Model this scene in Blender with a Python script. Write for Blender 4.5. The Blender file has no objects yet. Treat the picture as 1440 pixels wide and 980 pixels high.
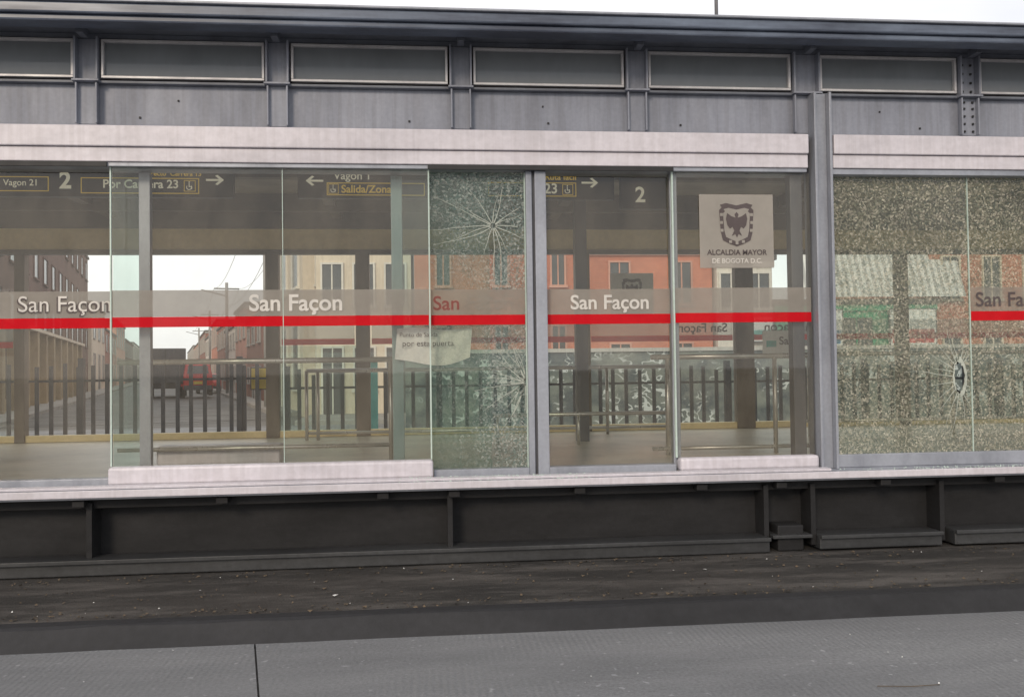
import bpy, math, random
from mathutils import Matrix, Vector
random.seed(7)
sc=bpy.context.scene
V=Vector
# ------------------------------------------------------------------ materials
def newmat(name):
    m=bpy.data.materials.new(name); m.use_nodes=True
    nt=m.node_tree; nt.nodes.clear()
    o=nt.nodes.new('ShaderNodeOutputMaterial')
    return m,nt,o
def N(nt,t,**k):
    n=nt.nodes.new(t)
    for a,b in k.items(): setattr(n,a,b)
    return n
def coords(nt,scale=(1,1,1)):
    tc=N(nt,'ShaderNodeTexCoord'); mp=N(nt,'ShaderNodeMapping')
    mp.inputs['Scale'].default_value=scale
    nt.links.new(tc.outputs['Object'],mp.inputs['Vector'])
    return mp.outputs['Vector']
def noise(nt,vec,scale,detail=4,rough=.6):
    n=N(nt,'ShaderNodeTexNoise'); n.inputs['Scale'].default_value=scale
    n.inputs['Detail'].default_value=min(detail,4); n.inputs['Roughness'].default_value=rough
    nt.links.new(vec,n.inputs['Vector']); return n.outputs['Fac']
def ramp(nt,fac,stops):
    r=N(nt,'ShaderNodeValToRGB')
    while len(r.color_ramp.elements)<len(stops): r.color_ramp.elements.new(.5)
    for e,(p,c) in zip(r.color_ramp.elements,stops):
        e.position=p
        e.color=(c,c,c,1) if isinstance(c,(int,float)) else (*c,1)
    nt.links.new(fac,r.inputs['Fac']); return r.outputs['Color']
def mixc(nt,fac,a,b,mode='MIX'):
    m=N(nt,'ShaderNodeMix',data_type='RGBA',blend_type=mode)
    for s,v in ((m.inputs[0],fac),(m.inputs[6],a),(m.inputs[7],b)):
        if isinstance(v,bpy.types.NodeSocket): nt.links.new(v,s)
        elif isinstance(v,(int,float)): s.default_value=v
        else: s.default_value=(*v,1)
    return m.outputs[2]
def math_(nt,op,a,b=0.0,clamp=False):
    m=N(nt,'ShaderNodeMath',operation=op,use_clamp=clamp)
    for s,v in ((m.inputs[0],a),(m.inputs[1],b)):
        if isinstance(v,bpy.types.NodeSocket): nt.links.new(v,s)
        else: s.default_value=v
    return m.outputs[0]
def grime(name,base,dark,rough=.5,scale=3,stretch=(1,1,.35),metal=0.0,amt=(.42,.72),bump=.0,bscale=60,fine=.15,emit=0,streak=0):
    m,nt,o=newmat(name)
    v=coords(nt,stretch)
    f=noise(nt,v,scale,4,.65)
    c=mixc(nt,ramp(nt,f,[(amt[0],0),(amt[1],1)]),base,dark)
    v2=coords(nt)
    f2=noise(nt,v2,scale*14,2,.6)
    c=mixc(nt,fine,c,ramp(nt,f2,[(.3,.25),(.7,1.)]),'MULTIPLY')
    if streak:
        fs=noise(nt,coords(nt,(14,1,.5)),1.6,3,.6)
        c=mixc(nt,streak,c,ramp(nt,fs,[(.42,(.45,.40,.35)),(.56,(1,1,1))]),'MULTIPLY')
    p=N(nt,'ShaderNodeBsdfPrincipled')
    nt.links.new(c,p.inputs['Base Color'])
    p.inputs['Metallic'].default_value=metal
    if emit:
        p.inputs['Emission Color'].default_value=(*base,1); p.inputs['Emission Strength'].default_value=emit
    r=math_(nt,'ADD',math_(nt,'MULTIPLY',f,.3),rough-.15,True)
    nt.links.new(r,p.inputs['Roughness'])
    if bump:
        b=N(nt,'ShaderNodeBump'); b.inputs['Strength'].default_value=bump; b.inputs['Distance'].default_value=.01
        nt.links.new(noise(nt,v2,bscale,4,.7),b.inputs['Height']); nt.links.new(b.outputs[0],p.inputs['Normal'])
    nt.links.new(p.outputs[0],o.inputs[0]); return m
def brickmat(name,c1,c2,mortar,sc_=4.0):
    m,nt,o=newmat(name)
    tc=N(nt,'ShaderNodeTexCoord'); s=N(nt,'ShaderNodeSeparateXYZ'); nt.links.new(tc.outputs['Object'],s.inputs[0])
    cb=N(nt,'ShaderNodeCombineXYZ'); nt.links.new(math_(nt,'ADD',s.outputs[0],s.outputs[1]),cb.inputs[0]); nt.links.new(s.outputs[2],cb.inputs[1])
    b=N(nt,'ShaderNodeTexBrick'); b.inputs['Scale'].default_value=sc_
    b.inputs['Color1'].default_value=(*c1,1); b.inputs['Color2'].default_value=(*c2,1); b.inputs['Mortar'].default_value=(*mortar,1)
    b.inputs['Mortar Size'].default_value=.02
    nt.links.new(cb.outputs[0],b.inputs['Vector'])
    f=noise(nt,coords(nt),.6,4,.65)
    c=mixc(nt,.5,b.outputs['Color'],ramp(nt,f,[(.3,.45),(.7,1.)]),'MULTIPLY')
    p=N(nt,'ShaderNodeBsdfPrincipled'); p.inputs['Roughness'].default_value=.9
    nt.links.new(c,p.inputs['Base Color']); nt.links.new(p.outputs[0],o.inputs[0]); return m
def glassmat(name,tint,ior=1.45,haze_dirt=.06,dcol=(.64,.57,.46),rmp=((.38,.3),(.68,1.))):
    m,nt,o=newmat(name)
    t=N(nt,'ShaderNodeBsdfTransparent'); t.inputs[0].default_value=(*tint,1)
    g=N(nt,'ShaderNodeBsdfGlossy'); g.inputs['Roughness'].default_value=.02; g.inputs[0].default_value=(.95,.97,1,1)
    fr=N(nt,'ShaderNodeFresnel'); fr.inputs[0].default_value=ior
    mx=N(nt,'ShaderNodeMixShader'); nt.links.new(fr.outputs[0],mx.inputs[0]); nt.links.new(t.outputs[0],mx.inputs[1]); nt.links.new(g.outputs[0],mx.inputs[2])
    d=N(nt,'ShaderNodeBsdfDiffuse'); d.inputs[0].default_value=(*dcol,1)  # diffuse coat: dirt plus the glass's reflected haze, put into its colour
    f=noise(nt,coords(nt,(1,1,.5)),2.2,4,.7)
    mx2=N(nt,'ShaderNodeMixShader'); nt.links.new(math_(nt,'MULTIPLY',ramp(nt,f,list(rmp)),haze_dirt),mx2.inputs[0])
    nt.links.new(mx.outputs[0],mx2.inputs[1]); nt.links.new(d.outputs[0],mx2.inputs[2])
    nt.links.new(mx2.outputs[0],o.inputs[0]); return m
def shatter(name,full=True):
    m,nt,o=newmat(name)
    vec=coords(nt)
    wob=N(nt,'ShaderNodeTexNoise'); wob.inputs['Scale'].default_value=9; wob.inputs['Detail'].default_value=1; nt.links.new(vec,wob.inputs['Vector'])
    vm=N(nt,'ShaderNodeVectorMath',operation='SCALE'); nt.links.new(wob.outputs['Color'],vm.inputs[0]); vm.inputs['Scale'].default_value=.05
    va=N(nt,'ShaderNodeVectorMath',operation='ADD'); nt.links.new(vec,va.inputs[0]); nt.links.new(vm.outputs[0],va.inputs[1])
    e=N(nt,'ShaderNodeTexVoronoi',feature='DISTANCE_TO_EDGE'); e.inputs['Scale'].default_value=80; nt.links.new(va.outputs[0],e.inputs['Vector'])
    c=N(nt,'ShaderNodeTexVoronoi',feature='F1'); c.inputs['Scale'].default_value=80; nt.links.new(va.outputs[0],c.inputs['Vector'])
    sp=N(nt,'ShaderNodeSeparateColor'); nt.links.new(c.outputs['Color'],sp.inputs[0])
    edge=ramp(nt,e.outputs['Distance'],[(.0,.75),(.12,0)])
    cell=ramp(nt,sp.outputs[0],[(.1,.30),(.6,.55),(.95,.85)])
    s=N(nt,'ShaderNodeSeparateXYZ'); nt.links.new(vec,s.inputs[0])
    big=noise(nt,vec,2.6,4,.65)
    if full:
        mask=ramp(nt,big,[(.32,.62),(.6,1.)])
    else:
        zt=math_(nt,'MULTIPLY',math_(nt,'SUBTRACT',s.outputs[2],2.2),.5)
        xr=math_(nt,'MULTIPLY',math_(nt,'SUBTRACT',s.outputs[0],.40),.9)
        q=math_(nt,'ADD',big,math_(nt,'MAXIMUM',zt,xr))
        mask=ramp(nt,q,[(.45,.28),(.75,.85)])
    fac=math_(nt,'MULTIPLY',math_(nt,'MAXIMUM',edge,cell),mask,True)
    t=N(nt,'ShaderNodeBsdfTransparent'); t.inputs[0].default_value=(.84,.88,.80,1)
    g=N(nt,'ShaderNodeBsdfGlossy'); g.inputs['Roughness'].default_value=.03
    fr=N(nt,'ShaderNodeFresnel')
    mx=N(nt,'ShaderNodeMixShader'); nt.links.new(fr.outputs[0],mx.inputs[0]); nt.links.new(t.outputs[0],mx.inputs[1]); nt.links.new(g.outputs[0],mx.inputs[2])
    if full: col=ramp(nt,sp.outputs[1],[(.15,(.22,.25,.21)),(.6,(.42,.42,.32)),(.93,(.85,.81,.66))])
    else: col=ramp(nt,sp.outputs[1],[(.2,(.22,.31,.29)),(.6,(.38,.46,.43)),(.95,(.72,.77,.72))])
    d=N(nt,'ShaderNodeBsdfDiffuse'); tr=N(nt,'ShaderNodeBsdfTranslucent')
    nt.links.new(col,d.inputs[0]); nt.links.new(col,tr.inputs[0])
    mm=N(nt,'ShaderNodeMixShader'); mm.inputs[0].default_value=.4; nt.links.new(d.outputs[0],mm.inputs[1]); nt.links.new(tr.outputs[0],mm.inputs[2])
    mx2=N(nt,'ShaderNodeMixShader'); nt.links.new(fac,mx2.inputs[0]); nt.links.new(mx.outputs[0],mx2.inputs[1]); nt.links.new(mm.outputs[0],mx2.inputs[2])
    nt.links.new(mx2.outputs[0],o.inputs[0]); return m
def film(name,col,alpha):
    m,nt,o=newmat(name)
    t=N(nt,'ShaderNodeBsdfTransparent'); d=N(nt,'ShaderNodeBsdfDiffuse'); tr=N(nt,'ShaderNodeBsdfTranslucent')
    f=noise(nt,coords(nt),7,4,.6)
    c=mixc(nt,.25,col,ramp(nt,f,[(.3,.5),(.7,1.)]),'MULTIPLY')
    nt.links.new(c,d.inputs[0]); nt.links.new(c,tr.inputs[0])
    mm=N(nt,'ShaderNodeMixShader'); mm.inputs[0].default_value=.3; nt.links.new(d.outputs[0],mm.inputs[1]); nt.links.new(tr.outputs[0],mm.inputs[2])
    mx=N(nt,'ShaderNodeMixShader'); mx.inputs[0].default_value=alpha; nt.links.new(t.outputs[0],mx.inputs[1]); nt.links.new(mm.outputs[0],mx.inputs[2])
    nt.links.new(mx.outputs[0],o.inputs[0]); return m
def awningmat(name):
    m,nt,o=newmat(name)
    w=N(nt,'ShaderNodeTexWave'); w.inputs['Scale'].default_value=1.0; nt.links.new(coords(nt,(1.3,0,0)),w.inputs['Vector'])
    c=ramp(nt,w.outputs['Fac'],[(.3,(.42,.41,.40)),(.7,(.72,.70,.68))])
    p=N(nt,'ShaderNodeBsdfPrincipled'); p.inputs['Roughness'].default_value=.7; nt.links.new(c,p.inputs['Base Color']); nt.links.new(p.outputs[0],o.inputs[0]); return m
def graffiti(name):
    m,nt,o=newmat(name)
    vec=coords(nt,(1,1,1.3))
    n=N(nt,'ShaderNodeTexNoise'); n.inputs['Scale'].default_value=2.6; nt.links.new(vec,n.inputs['Vector'])
    vm=N(nt,'ShaderNodeVectorMath',operation='ADD'); nt.links.new(vec,vm.inputs[0]); nt.links.new(n.outputs['Color'],vm.inputs[1])
    w=N(nt,'ShaderNodeTexWave',wave_type='RINGS'); w.inputs['Scale'].default_value=.9; w.inputs['Distortion'].default_value=9; w.inputs['Detail'].default_value=2; w.inputs['Detail Scale'].default_value=1.6
    nt.links.new(vm.outputs[0],w.inputs['Vector'])
    big=noise(nt,vec,.9,3,.5)
    ln=math_(nt,'MULTIPLY',ramp(nt,w.outputs['Fac'],[(.86,0),(.93,.9)]),ramp(nt,big,[(.46,0),(.54,1)]))
    base=mixc(nt,ramp(nt,noise(nt,vec,1.1,4,.6),[(.4,0),(.6,1)]),(.06,.08,.09),(.18,.20,.18))
    c=mixc(nt,ln,base,(.55,.58,.57))
    p=N(nt,'ShaderNodeBsdfPrincipled'); p.inputs['Roughness'].default_value=.85; nt.links.new(c,p.inputs['Base Color']); nt.links.new(p.outputs[0],o.inputs[0]); return m
def roadmat(name,base,dark,grooves=True):
    m,nt,o=newmat(name)
    v=coords(nt,(1,1,1)); vs=coords(nt,(.35,1.2,1))
    f=noise(nt,vs,1.4,4,.6)
    c=mixc(nt,ramp(nt,f,[(.35,0),(.7,1)]),base,dark)
    f2=noise(nt,v,55,4,.75)
    c=mixc(nt,.65,c,ramp(nt,f2,[(.32,.4),(.66,1.)]),'MULTIPLY')
    f3=noise(nt,v,16,3,.5)
    c=mixc(nt,ramp(nt,f3,[(.66,0),(.72,.5)]),c,tuple(min(1,x*1.7) for x in base))
    if not grooves:
        f4=noise(nt,coords(nt,(.5,2.2,1)),2.3,4,.7)
        c=mixc(nt,ramp(nt,f4,[(.45,0),(.65,.75)]),c,tuple(x*1.9 for x in base))
    else:
        w2=noise(nt,coords(nt,(.12,2.2,1)),1.1,3,.5)
        c=mixc(nt,ramp(nt,w2,[(.45,0),(.62,.45)]),c,tuple(x*.6 for x in base))
    p=N(nt,'ShaderNodeBsdfPrincipled'); nt.links.new(c,p.inputs['Base Color'])
    nt.links.new(ramp(nt,f,[(.3,.5),(.7,.8)]),p.inputs['Roughness'])
    h=f2
    if grooves:
        w=N(nt,'ShaderNodeTexWave',bands_direction='X'); w.inputs['Scale'].default_value=9; w.inputs['Distortion'].default_value=.6; w.inputs['Detail'].default_value=2
        nt.links.new(v,w.inputs['Vector'])
        patch=ramp(nt,noise(nt,v,.7,3,.5),[(.4,0),(.6,1)])
        h=math_(nt,'ADD',f2,math_(nt,'MULTIPLY',math_(nt,'MULTIPLY',w.outputs['Fac'],patch),.8))
    b=N(nt,'ShaderNodeBump'); b.inputs['Strength'].default_value=.7; b.inputs['Distance'].default_value=.008 if grooves else .015
    nt.links.new(h,b.inputs['Height']); nt.links.new(b.outputs[0],p.inputs['Normal'])
    nt.links.new(p.outputs[0],o.inputs[0]); return m

M={}
M['steel']=grime('grey_painted_steel',(.295,.315,.375),(.18,.195,.24),.5,2.5,(1,1,.3),amt=(.4,.75),bump=.05,streak=.2)
M['steel_d']=grime('dark_painted_steel',(.16,.175,.21),(.10,.107,.13),.5,2.5,(1,1,.3))
M['fascia']=grime('roof_fascia',(.15,.185,.25),(.05,.06,.09),.35,2.2,(.35,1,3),amt=(.35,.65))
M['white']=grime('white_painted_band',(.66,.63,.68),(.47,.45,.49),.4,1.6,(.5,1,1.6),amt=(.45,.8),streak=.12)
M['alu']=grime('aluminium',(.36,.38,.43),(.23,.245,.285),.4,3,(1,1,.3),metal=.2)
M['alu_l']=grime('light_aluminium',(.62,.61,.62),(.44,.43,.45),.35,3,metal=.1)
M['alu_d']=grime('dark_aluminium',(.13,.13,.14),(.08,.08,.09),.4,3,metal=.1)
M['bronze']=grime('bronze_post',(.20,.165,.13),(.13,.105,.08),.5,3)
M['black']=grime('black_rubber',(.02,.02,.022),(.012,.012,.014),.6)
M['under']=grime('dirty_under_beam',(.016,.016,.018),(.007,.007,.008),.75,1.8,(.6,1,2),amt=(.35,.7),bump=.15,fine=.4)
M['lip']=grime('lower_beam',(.055,.057,.06),(.022,.023,.025),.5,1.8,(.5,1,3),amt=(.35,.7),bump=.1,fine=.4)
M['floor']=grime('station_floor',(.60,.55,.46),(.44,.41,.35),.35,1.3,(1,1,1))
M['ceil']=grime('ceiling_panel',(.42,.37,.30),(.30,.27,.22),.6,1.5,(1,1,1))
M['beam']=grime('ceiling_beam',(.22,.19,.155),(.14,.12,.10),.5,1.5,(1,1,1))
M['cream']=grime('warm_lit_cream',(.88,.72,.40),(.70,.56,.30),.5,1.2,(.6,1,1))  # warm light on the far white band is put into this colour
M['tube']=grime('stainless_tube',(.62,.60,.57),(.45,.43,.41),.3,4,metal=.6)
M['glass']=glassmat('clear_glass',(.94,.955,.92),1.55,.11)
M['glass_g']=glassmat('green_glass',(.74,.87,.82),haze_dirt=.22,dcol=(.5,.6,.55))
M['glass_f']=glassmat('far_glass',(.88,.94,.92),haze_dirt=.06)
M['glass_c']=glassmat('clerestory_glass',(.6,.62,.63),ior=1.8,haze_dirt=.9,dcol=(.225,.245,.265),rmp=((.3,.72),(.75,.95)))
M['edge']=grime('glass_edge',(.55,.66,.60),(.40,.5,.45),.3)
M['shat']=shatter('shattered_glass',True)
M['shat_p']=shatter('partly_shattered_glass',False)
M['s_grey']=film('grey_film',(.43,.40,.36),.84)
M['s_grey2']=film('grey_film_faint',(.42,.40,.36),.55)
M['s_red']=film('red_film',(.78,.018,.03),.97)
M['s_red2']=film('red_film_far',(.6,.03,.035),.95)
M['s_rtxt']=film('red_lettering_film',(.42,.06,.07),.6)
M['board']=film('sticker_board',(.50,.47,.43),.9)
M['rim']=grime('crushed_glass',(.62,.66,.58),(.42,.46,.40),.6,20,(1,1,1),fine=.6)
M['txt']=grime('white_lettering',(.68,.65,.60),(.55,.53,.5),.5)
M['txt_d']=grime('dark_lettering',(.09,.07,.07),(.07,.05,.05),.5)
M['sign']=grime('sign_black',(.04,.038,.034),(.03,.03,.028),.4)
M['yel']=grime('sign_yellow_glow',(.75,.50,.06),(.6,.4,.04),.5,emit=.25)  # added glow brightens the sign lettering and outlines
M['sw']=grime('sign_white_glow',(.85,.80,.62),(.75,.7,.55),.5,emit=.25)  # pale lettering with the same added glow
M['yelp']=grime('yellow_plate',(.62,.45,.05),(.5,.35,.04),.5)
M['paper']=grime('paper',(.82,.82,.80),(.7,.71,.70),.8)
M['road']=roadmat('concrete_road',(.27,.277,.29),(.18,.186,.197))
M['pad']=roadmat('dirty_pavement',(.062,.057,.053),(.022,.021,.020),False)
M['kerb']=grime('kerb_stone',(.022,.0225,.026),(.013,.0135,.016),.75,1.6,(.5,1,1),bump=.3,fine=.35)
M['ground']=roadmat('ground_asphalt',(.14,.135,.13),(.09,.088,.085),True)
M['side']=grime('sidewalk',(.34,.32,.30),(.22,.21,.20),.85,.8,(1,1,1))
M['brick_b']=brickmat('brown_brick',(.17,.075,.05),(.11,.052,.037),(.2,.15,.13))
M['brick_o']=brickmat('orange_brick',(.66,.21,.12),(.56,.17,.10),(.5,.3,.22))
M['brick_r']=brickmat('red_brick',(.34,.12,.08),(.26,.09,.06),(.3,.2,.16))
M['stone']=grime('ochre_stone',(.38,.28,.165),(.18,.135,.085),.9,.8,(1,1,.6))
M['creamw']=grime('cream_wall',(.74,.62,.49),(.58,.49,.40),.85,.5,streak=.15)
M['greyw']=grime('grey_wall',(.5,.48,.45),(.38,.37,.35),.85,.5,streak=.2)
M['pinkw']=grime('pink_wall',(.66,.33,.25),(.50,.25,.19),.85,.5,streak=.15)
M['whitew']=grime('white_wall',(.76,.70,.63),(.6,.56,.52),.85,.5,streak=.15)
M['green']=grime('green_shop',(.05,.38,.20),(.04,.27,.15),.7,.7)
M['teal']=grime('teal_paint',(.06,.42,.38),(.05,.3,.27),.6)
M['win']=grime('window_dark',(.08,.085,.09),(.05,.053,.056),.2,1)
M['roofd']=grime('dark_roof',(.10,.09,.08),(.06,.06,.06),.8)
M['fence']=grime('fence_iron',(.04,.045,.055),(.025,.027,.032),.5)
M['graf']=graffiti('graffiti_paint')
M['awn']=awningmat('corrugated_sheet')
M['redcar']=grime('red_car_paint',(.60,.03,.03),(.5,.02,.02),.3)
M['truck']=grime('truck_paint',(.05,.055,.065),(.03,.03,.04),.5)
M['tyre']=M['black']
M['blue']=grime('blue_poster',(.08,.25,.45),(.06,.2,.35),.6)
M['concp']=grime('pole_concrete',(.3,.29,.28),(.2,.2,.19),.8)
M['lamp_r']=grime('tail_lamp',(.5,.02,.02),(.4,.02,.02),.3)
M['leafd']=grime('dry_leaf',(.13,.095,.06),(.05,.045,.035),.9,9)

# ------------------------------------------------------------------ helpers
col=sc.collection
def empty(name,loc=(0,0,0)):
    e=bpy.data.objects.new(name,None); e.location=loc; e.empty_display_size=.3; col.objects.link(e); return e
def link(name,me,mat,parent=None):
    o=bpy.data.objects.new(name,me)
    if mat: me.materials.append(M[mat])
    col.objects.link(o)
    if parent:
        o.parent=parent; o.matrix_parent_inverse=Matrix.Translation(-V(parent.location))
    return o
def mesh(name,vs,fs,mat,parent=None,T=None):
    if T: vs=[T@V(v) for v in vs]
    me=bpy.data.meshes.new(name); me.from_pydata([tuple(v) for v in vs],[],fs); me.update()
    return link(name,me,mat,parent)
def boxes(name,lst,mat,parent=None,bevel=0,T=None):
    vs=[];fs=[]
    for (x0,x1,y0,y1,z0,z1) in lst:
        b=len(vs)
        vs+=[(x0,y0,z0),(x1,y0,z0),(x1,y1,z0),(x0,y1,z0),(x0,y0,z1),(x1,y0,z1),(x1,y1,z1),(x0,y1,z1)]
        fs+=[[b+i for i in q] for q in ((0,3,2,1),(4,5,6,7),(0,1,5,4),(1,2,6,5),(2,3,7,6),(3,0,4,7))]
    o=mesh(name,vs,fs,mat,parent,T)
    if bevel:
        m=o.modifiers.new('bevel','BEVEL'); m.width=bevel; m.segments=2; m.limit_method='ANGLE'
    return o
def box(name,x0,x1,y0,y1,z0,z1,mat,parent=None,bevel=0,T=None):
    return boxes(name,[(x0,x1,y0,y1,z0,z1)],mat,parent,bevel,T)
def quadxz(name,x0,x1,z0,z1,y,mat,parent=None):
    return mesh(name,[(x0,y,z0),(x1,y,z0),(x1,y,z1),(x0,y,z1)],[(0,1,2,3)],mat,parent)
def tubes(name,segs,r,mat,parent=None,n=12):
    vs=[];fs=[]
    for a,b in segs:
        a=V(a);b=V(b);d=(b-a).normalized(); u=d.orthogonal().normalized(); w=d.cross(u); k=len(vs)
        for p in (a,b):
            for i in range(n):
                t=2*math.pi*i/n; vs.append(p+u*math.cos(t)*r+w*math.sin(t)*r)
        for i in range(n):
            j=(i+1)%n; fs.append((k+i,k+j,k+n+j,k+n+i))
        fs.append(tuple(k+i for i in range(n))[::-1]); fs.append(tuple(k+n+i for i in range(n)))
    o=mesh(name,vs,fs,mat,parent)
    for p in o.data.polygons: p.use_smooth=len(p.vertices)==4
    return o
def text(name,s,x0,x1,z,y,mat,parent,h=None,mirror=False,bold=.012):
    cu=bpy.data.curves.new(name,'FONT'); cu.body=s; cu.size=1; cu.offset=bold; cu.extrude=0.0
    t=bpy.data.objects.new(name,cu); col.objects.link(t)
    bpy.context.view_layer.update()
    me=bpy.data.meshes.new_from_object(t.evaluated_get(bpy.context.evaluated_depsgraph_get()))
    bpy.data.objects.remove(t)
    xs=[v.co.x for v in me.vertices]; mn,mxx=min(xs),max(xs); k=(x1-x0)/(mxx-mn)
    kh=h if h else k
    for v in me.vertices:
        X=(v.co.x-mn)*k; X=(x1-X) if mirror else x0+X
        v.co=V((X,y,z+v.co.y*kh))
    me.name=name
    return link(name,me,mat,parent)
def poly(name,pts,y,mat,parent):
    return mesh(name,[(x,y,z) for x,z in pts],[tuple(range(len(pts)))],mat,parent)

# ------------------------------------------------------------------ ground
gnd=mesh('ground',[(-700,-500,-.02),(700,-500,-.02),(700,900,-.02),(-700,900,-.02)],[(0,1,2,3)],'ground')
road=empty('road')
edges=[-40,-12.4,-6.7,-.94,4.9,10.6,40]
rv=[];rf=[]
def shx(x,y): return x-.207*(y+1.6)
for a,b_ in zip(edges[:-1],edges[1:]):
    k=len(rv); a+=.005;b_-=.005
    for z in (-.012,0):
        for y in (-9.5,-1.60): rv+=[(shx(a,y),y,z),(shx(b_,y),y,z)]
    rf+=[(k+4,k+5,k+7,k+6),(k,k+4,k+6,k+2),(k+1,k+3,k+7,k+5),(k+2,k+6,k+7,k+3)]
mesh('slabs',rv,rf,'road',road)
pav=empty('pavement')
box('slab',-40,40,-1.44,4.9,-.015,.11,'pad',pav)
kb=empty('kerb',(0,-1.5,0))
kv=[];kf=[]
x=-40
while x<40:
    l=.25;k=len(kv); n1=random.uniform(-.005,.005); 
    kv+=[(x,-1.61+n1,-.01),(x,-1.54+n1,.108+n1),(x,-1.52,.117),(x,-1.44,.119)]
    if k: kf+=[(k-4,k,k+1,k-3),(k-3,k+1,k+2,k-2),(k-2,k+2,k+3,k-1)]
    x+=l
o=mesh('kerb_face',kv,kf,'kerb',kb)
lv=[];lf=[]
for i in range(110):
    if random.random()<.4: X=random.uniform(-4,6);Y=random.uniform(-1.4,-.4);Z=.118
    else: X=random.uniform(-4,6);Y=random.uniform(-3.6,-1.66);Z=.006
    s=random.uniform(.002,.007)*(2.8 if random.random()<.06 else 1); a=random.uniform(0,6.3); k=len(lv)
    for j in range(4):
        t=a+j*math.pi/2; lv.append((X+math.cos(t)*s*random.uniform(.5,1.4),Y+math.sin(t)*s,Z+random.uniform(0,.008)))
    lf.append((k,k+1,k+2,k+3))
mesh('litter',lv,lf,'paper')
lv=[];lf=[]
for i in range(1100):
    X=random.uniform(-5,7)
    Y=random.choice((-1.42+abs(random.gauss(0,.10)),-.34-abs(random.gauss(0,.12)),random.uniform(-1.4,-.4)));Z=.113
    s=random.uniform(.004,.013); a=random.uniform(0,6.3); k=len(lv)
    for j in range(4):
        t=a+j*math.pi/2; lv.append((X+math.cos(t)*s*random.uniform(.5,1.6),Y+math.sin(t)*s,Z+random.uniform(0,.012)))
    lf.append((k,k+1,k+2,k+3))
mesh('leaf_litter',lv,lf,'leafd')
tubes('twig',[((2.05,-2.68,.006),(2.20,-2.71,.008)),((2.20,-2.71,.008),(2.34,-2.70,.006))],.002,'leafd',None,6)
lv=[];lf=[]
for i in range(420):
    X=random.choice((random.uniform(-.2,1.2),random.uniform(3.1,5.5),random.gauss(.6,.25),random.gauss(4.2,.3))); Y=random.uniform(-.33,-.17);Z=.7135 if X<2.9 and Y>-.26 else .694
    s=random.uniform(.002,.006); k=len(lv)
    for dx,dy,dz in ((-1,-1,0),(1,-1,0),(0,1,0),(0,0,1.4)): lv.append((X+dx*s,Y+dy*s,Z+dz*s))
    lf+=[(k,k+1,k+3),(k+1,k+2,k+3),(k+2,k,k+3)]
mesh('broken_glass_crumbs',lv,lf,'edge')

# ------------------------------------------------------------------ station
st=empty('bus_station',(1,2,0))
XL,XR=-12.0,16.0
YF=4.5
colx=[-2.375+1.333*i for i in range(-7,14)]
box('platform_floor',XL,XR,0.0,YF+.3,.55,.68,'floor',st)
box('platform_edge',XL,XR,-.34,-.001,.635,.692,'alu',st,.008)
box('platform_edge_nosing',XL,XR,-.36,-.342,.65,.70,'white',st,.004)
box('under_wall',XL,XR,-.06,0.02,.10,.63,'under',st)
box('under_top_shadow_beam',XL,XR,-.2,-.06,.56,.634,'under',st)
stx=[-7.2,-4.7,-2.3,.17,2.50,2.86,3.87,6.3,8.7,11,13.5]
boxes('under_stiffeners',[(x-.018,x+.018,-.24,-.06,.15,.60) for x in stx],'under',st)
boxes('lower_beam',[(XL,-6,-.30,-.1,.115,.225),(-5.98,2.50,-.30,-.1,.115,.225),(2.88,3.83,-.30,-.1,.125,.23),(3.93,9,-.30,-.1,.125,.235),(9.1,XR,-.30,-.1,.12,.23)],'lip',st,.008)
boxes('lower_beam_flange',[(XL,-6,-.33,-.301,.20,.228),(-5.98,2.50,-.33,-.301,.20,.228),(2.88,3.83,-.33,-.301,.205,.233),(3.93,9,-.33,-.301,.21,.238)],'lip',st,.004)
box('support_foot',2.58,2.78,-.25,-.07,.111,.30,'under',st,.01)
box('support_foot_plate',2.53,2.83,-.29,-.05,.21,.235,'lip',st,.004)
boxes('bracket_clips',[(x-.04,x+.04,-.3,-.2,.58,.625) for x in [-4.1,-3.2,-2.35,-1.4,-.3,.2,1.1,2.0,2.6,3.4,4.3]],'under',st,.005)
box('roof_deck',XL,XR,-.42,YF+.5,3.965,4.02,'steel_d',st)
boxes('roof_fascia',[(XL,XR,-.47,-.421,3.90,3.975)],'fascia',st,.012)
boxes('roof_gutter',[(XL,XR,-.445,-.30,3.855,3.899)],'fascia',st,.012)
box('roof_cap_trim',XL,XR,-.49,-.40,3.976,3.995,'alu',st,.006)
box('soffit',XL,XR,-.30,0.10,3.925,3.964,'steel_d',st)
boxes('soffit_brackets',[(x-.025,x+.025,-.20,-.09,3.87,3.923) for x in colx],'steel_d',st,.004)
box('far_fascia',XL,XR,YF+.45,YF+.52,3.85,3.99,'fascia',st)
box('upper_sill_ledge',XL,XR,-.05,.06,3.563,3.582,'steel_d',st,.003)
box('upper_head_beam',XL,XR,-.03,.08,3.89,3.923,'steel_d',st)
box('upper_panel',XL,XR,0.0,.05,3.235,3.562,'steel',st)
box('panel_flashing',XL,XR,-.035,-.001,3.243,3.27,'steel',st,.004)
F=[];W=[];
main=2.975
for x in colx:
    big=abs(x-main)<.1
    w=.105 if big else .083
    F+=[(x-w,x-w+.014,-.085,.03,3.583,3.888),(x+w-.014,x+w,-.085,.03,3.583,3.888)]
    W+=[(x-w+.014,x+w-.014,-.02,.0,3.583,3.888)]
    w2=.10 if big else .075
    F+=[(x-w2,x-w2+.012,-.075,-.036,3.271,3.562),(x+w2-.012,x+w2,-.075,-.036,3.271,3.562)]
    W+=[(x-w2+.012,x+w2-.012,-.036,-.001,3.271,3.562)]
    F+=[(x-w-.01,x+w+.01,-.095,-.051,3.566,3.58)]
boxes('column_flanges',F,'steel',st,.002)
boxes('column_webs',W,'steel',st)
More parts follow.
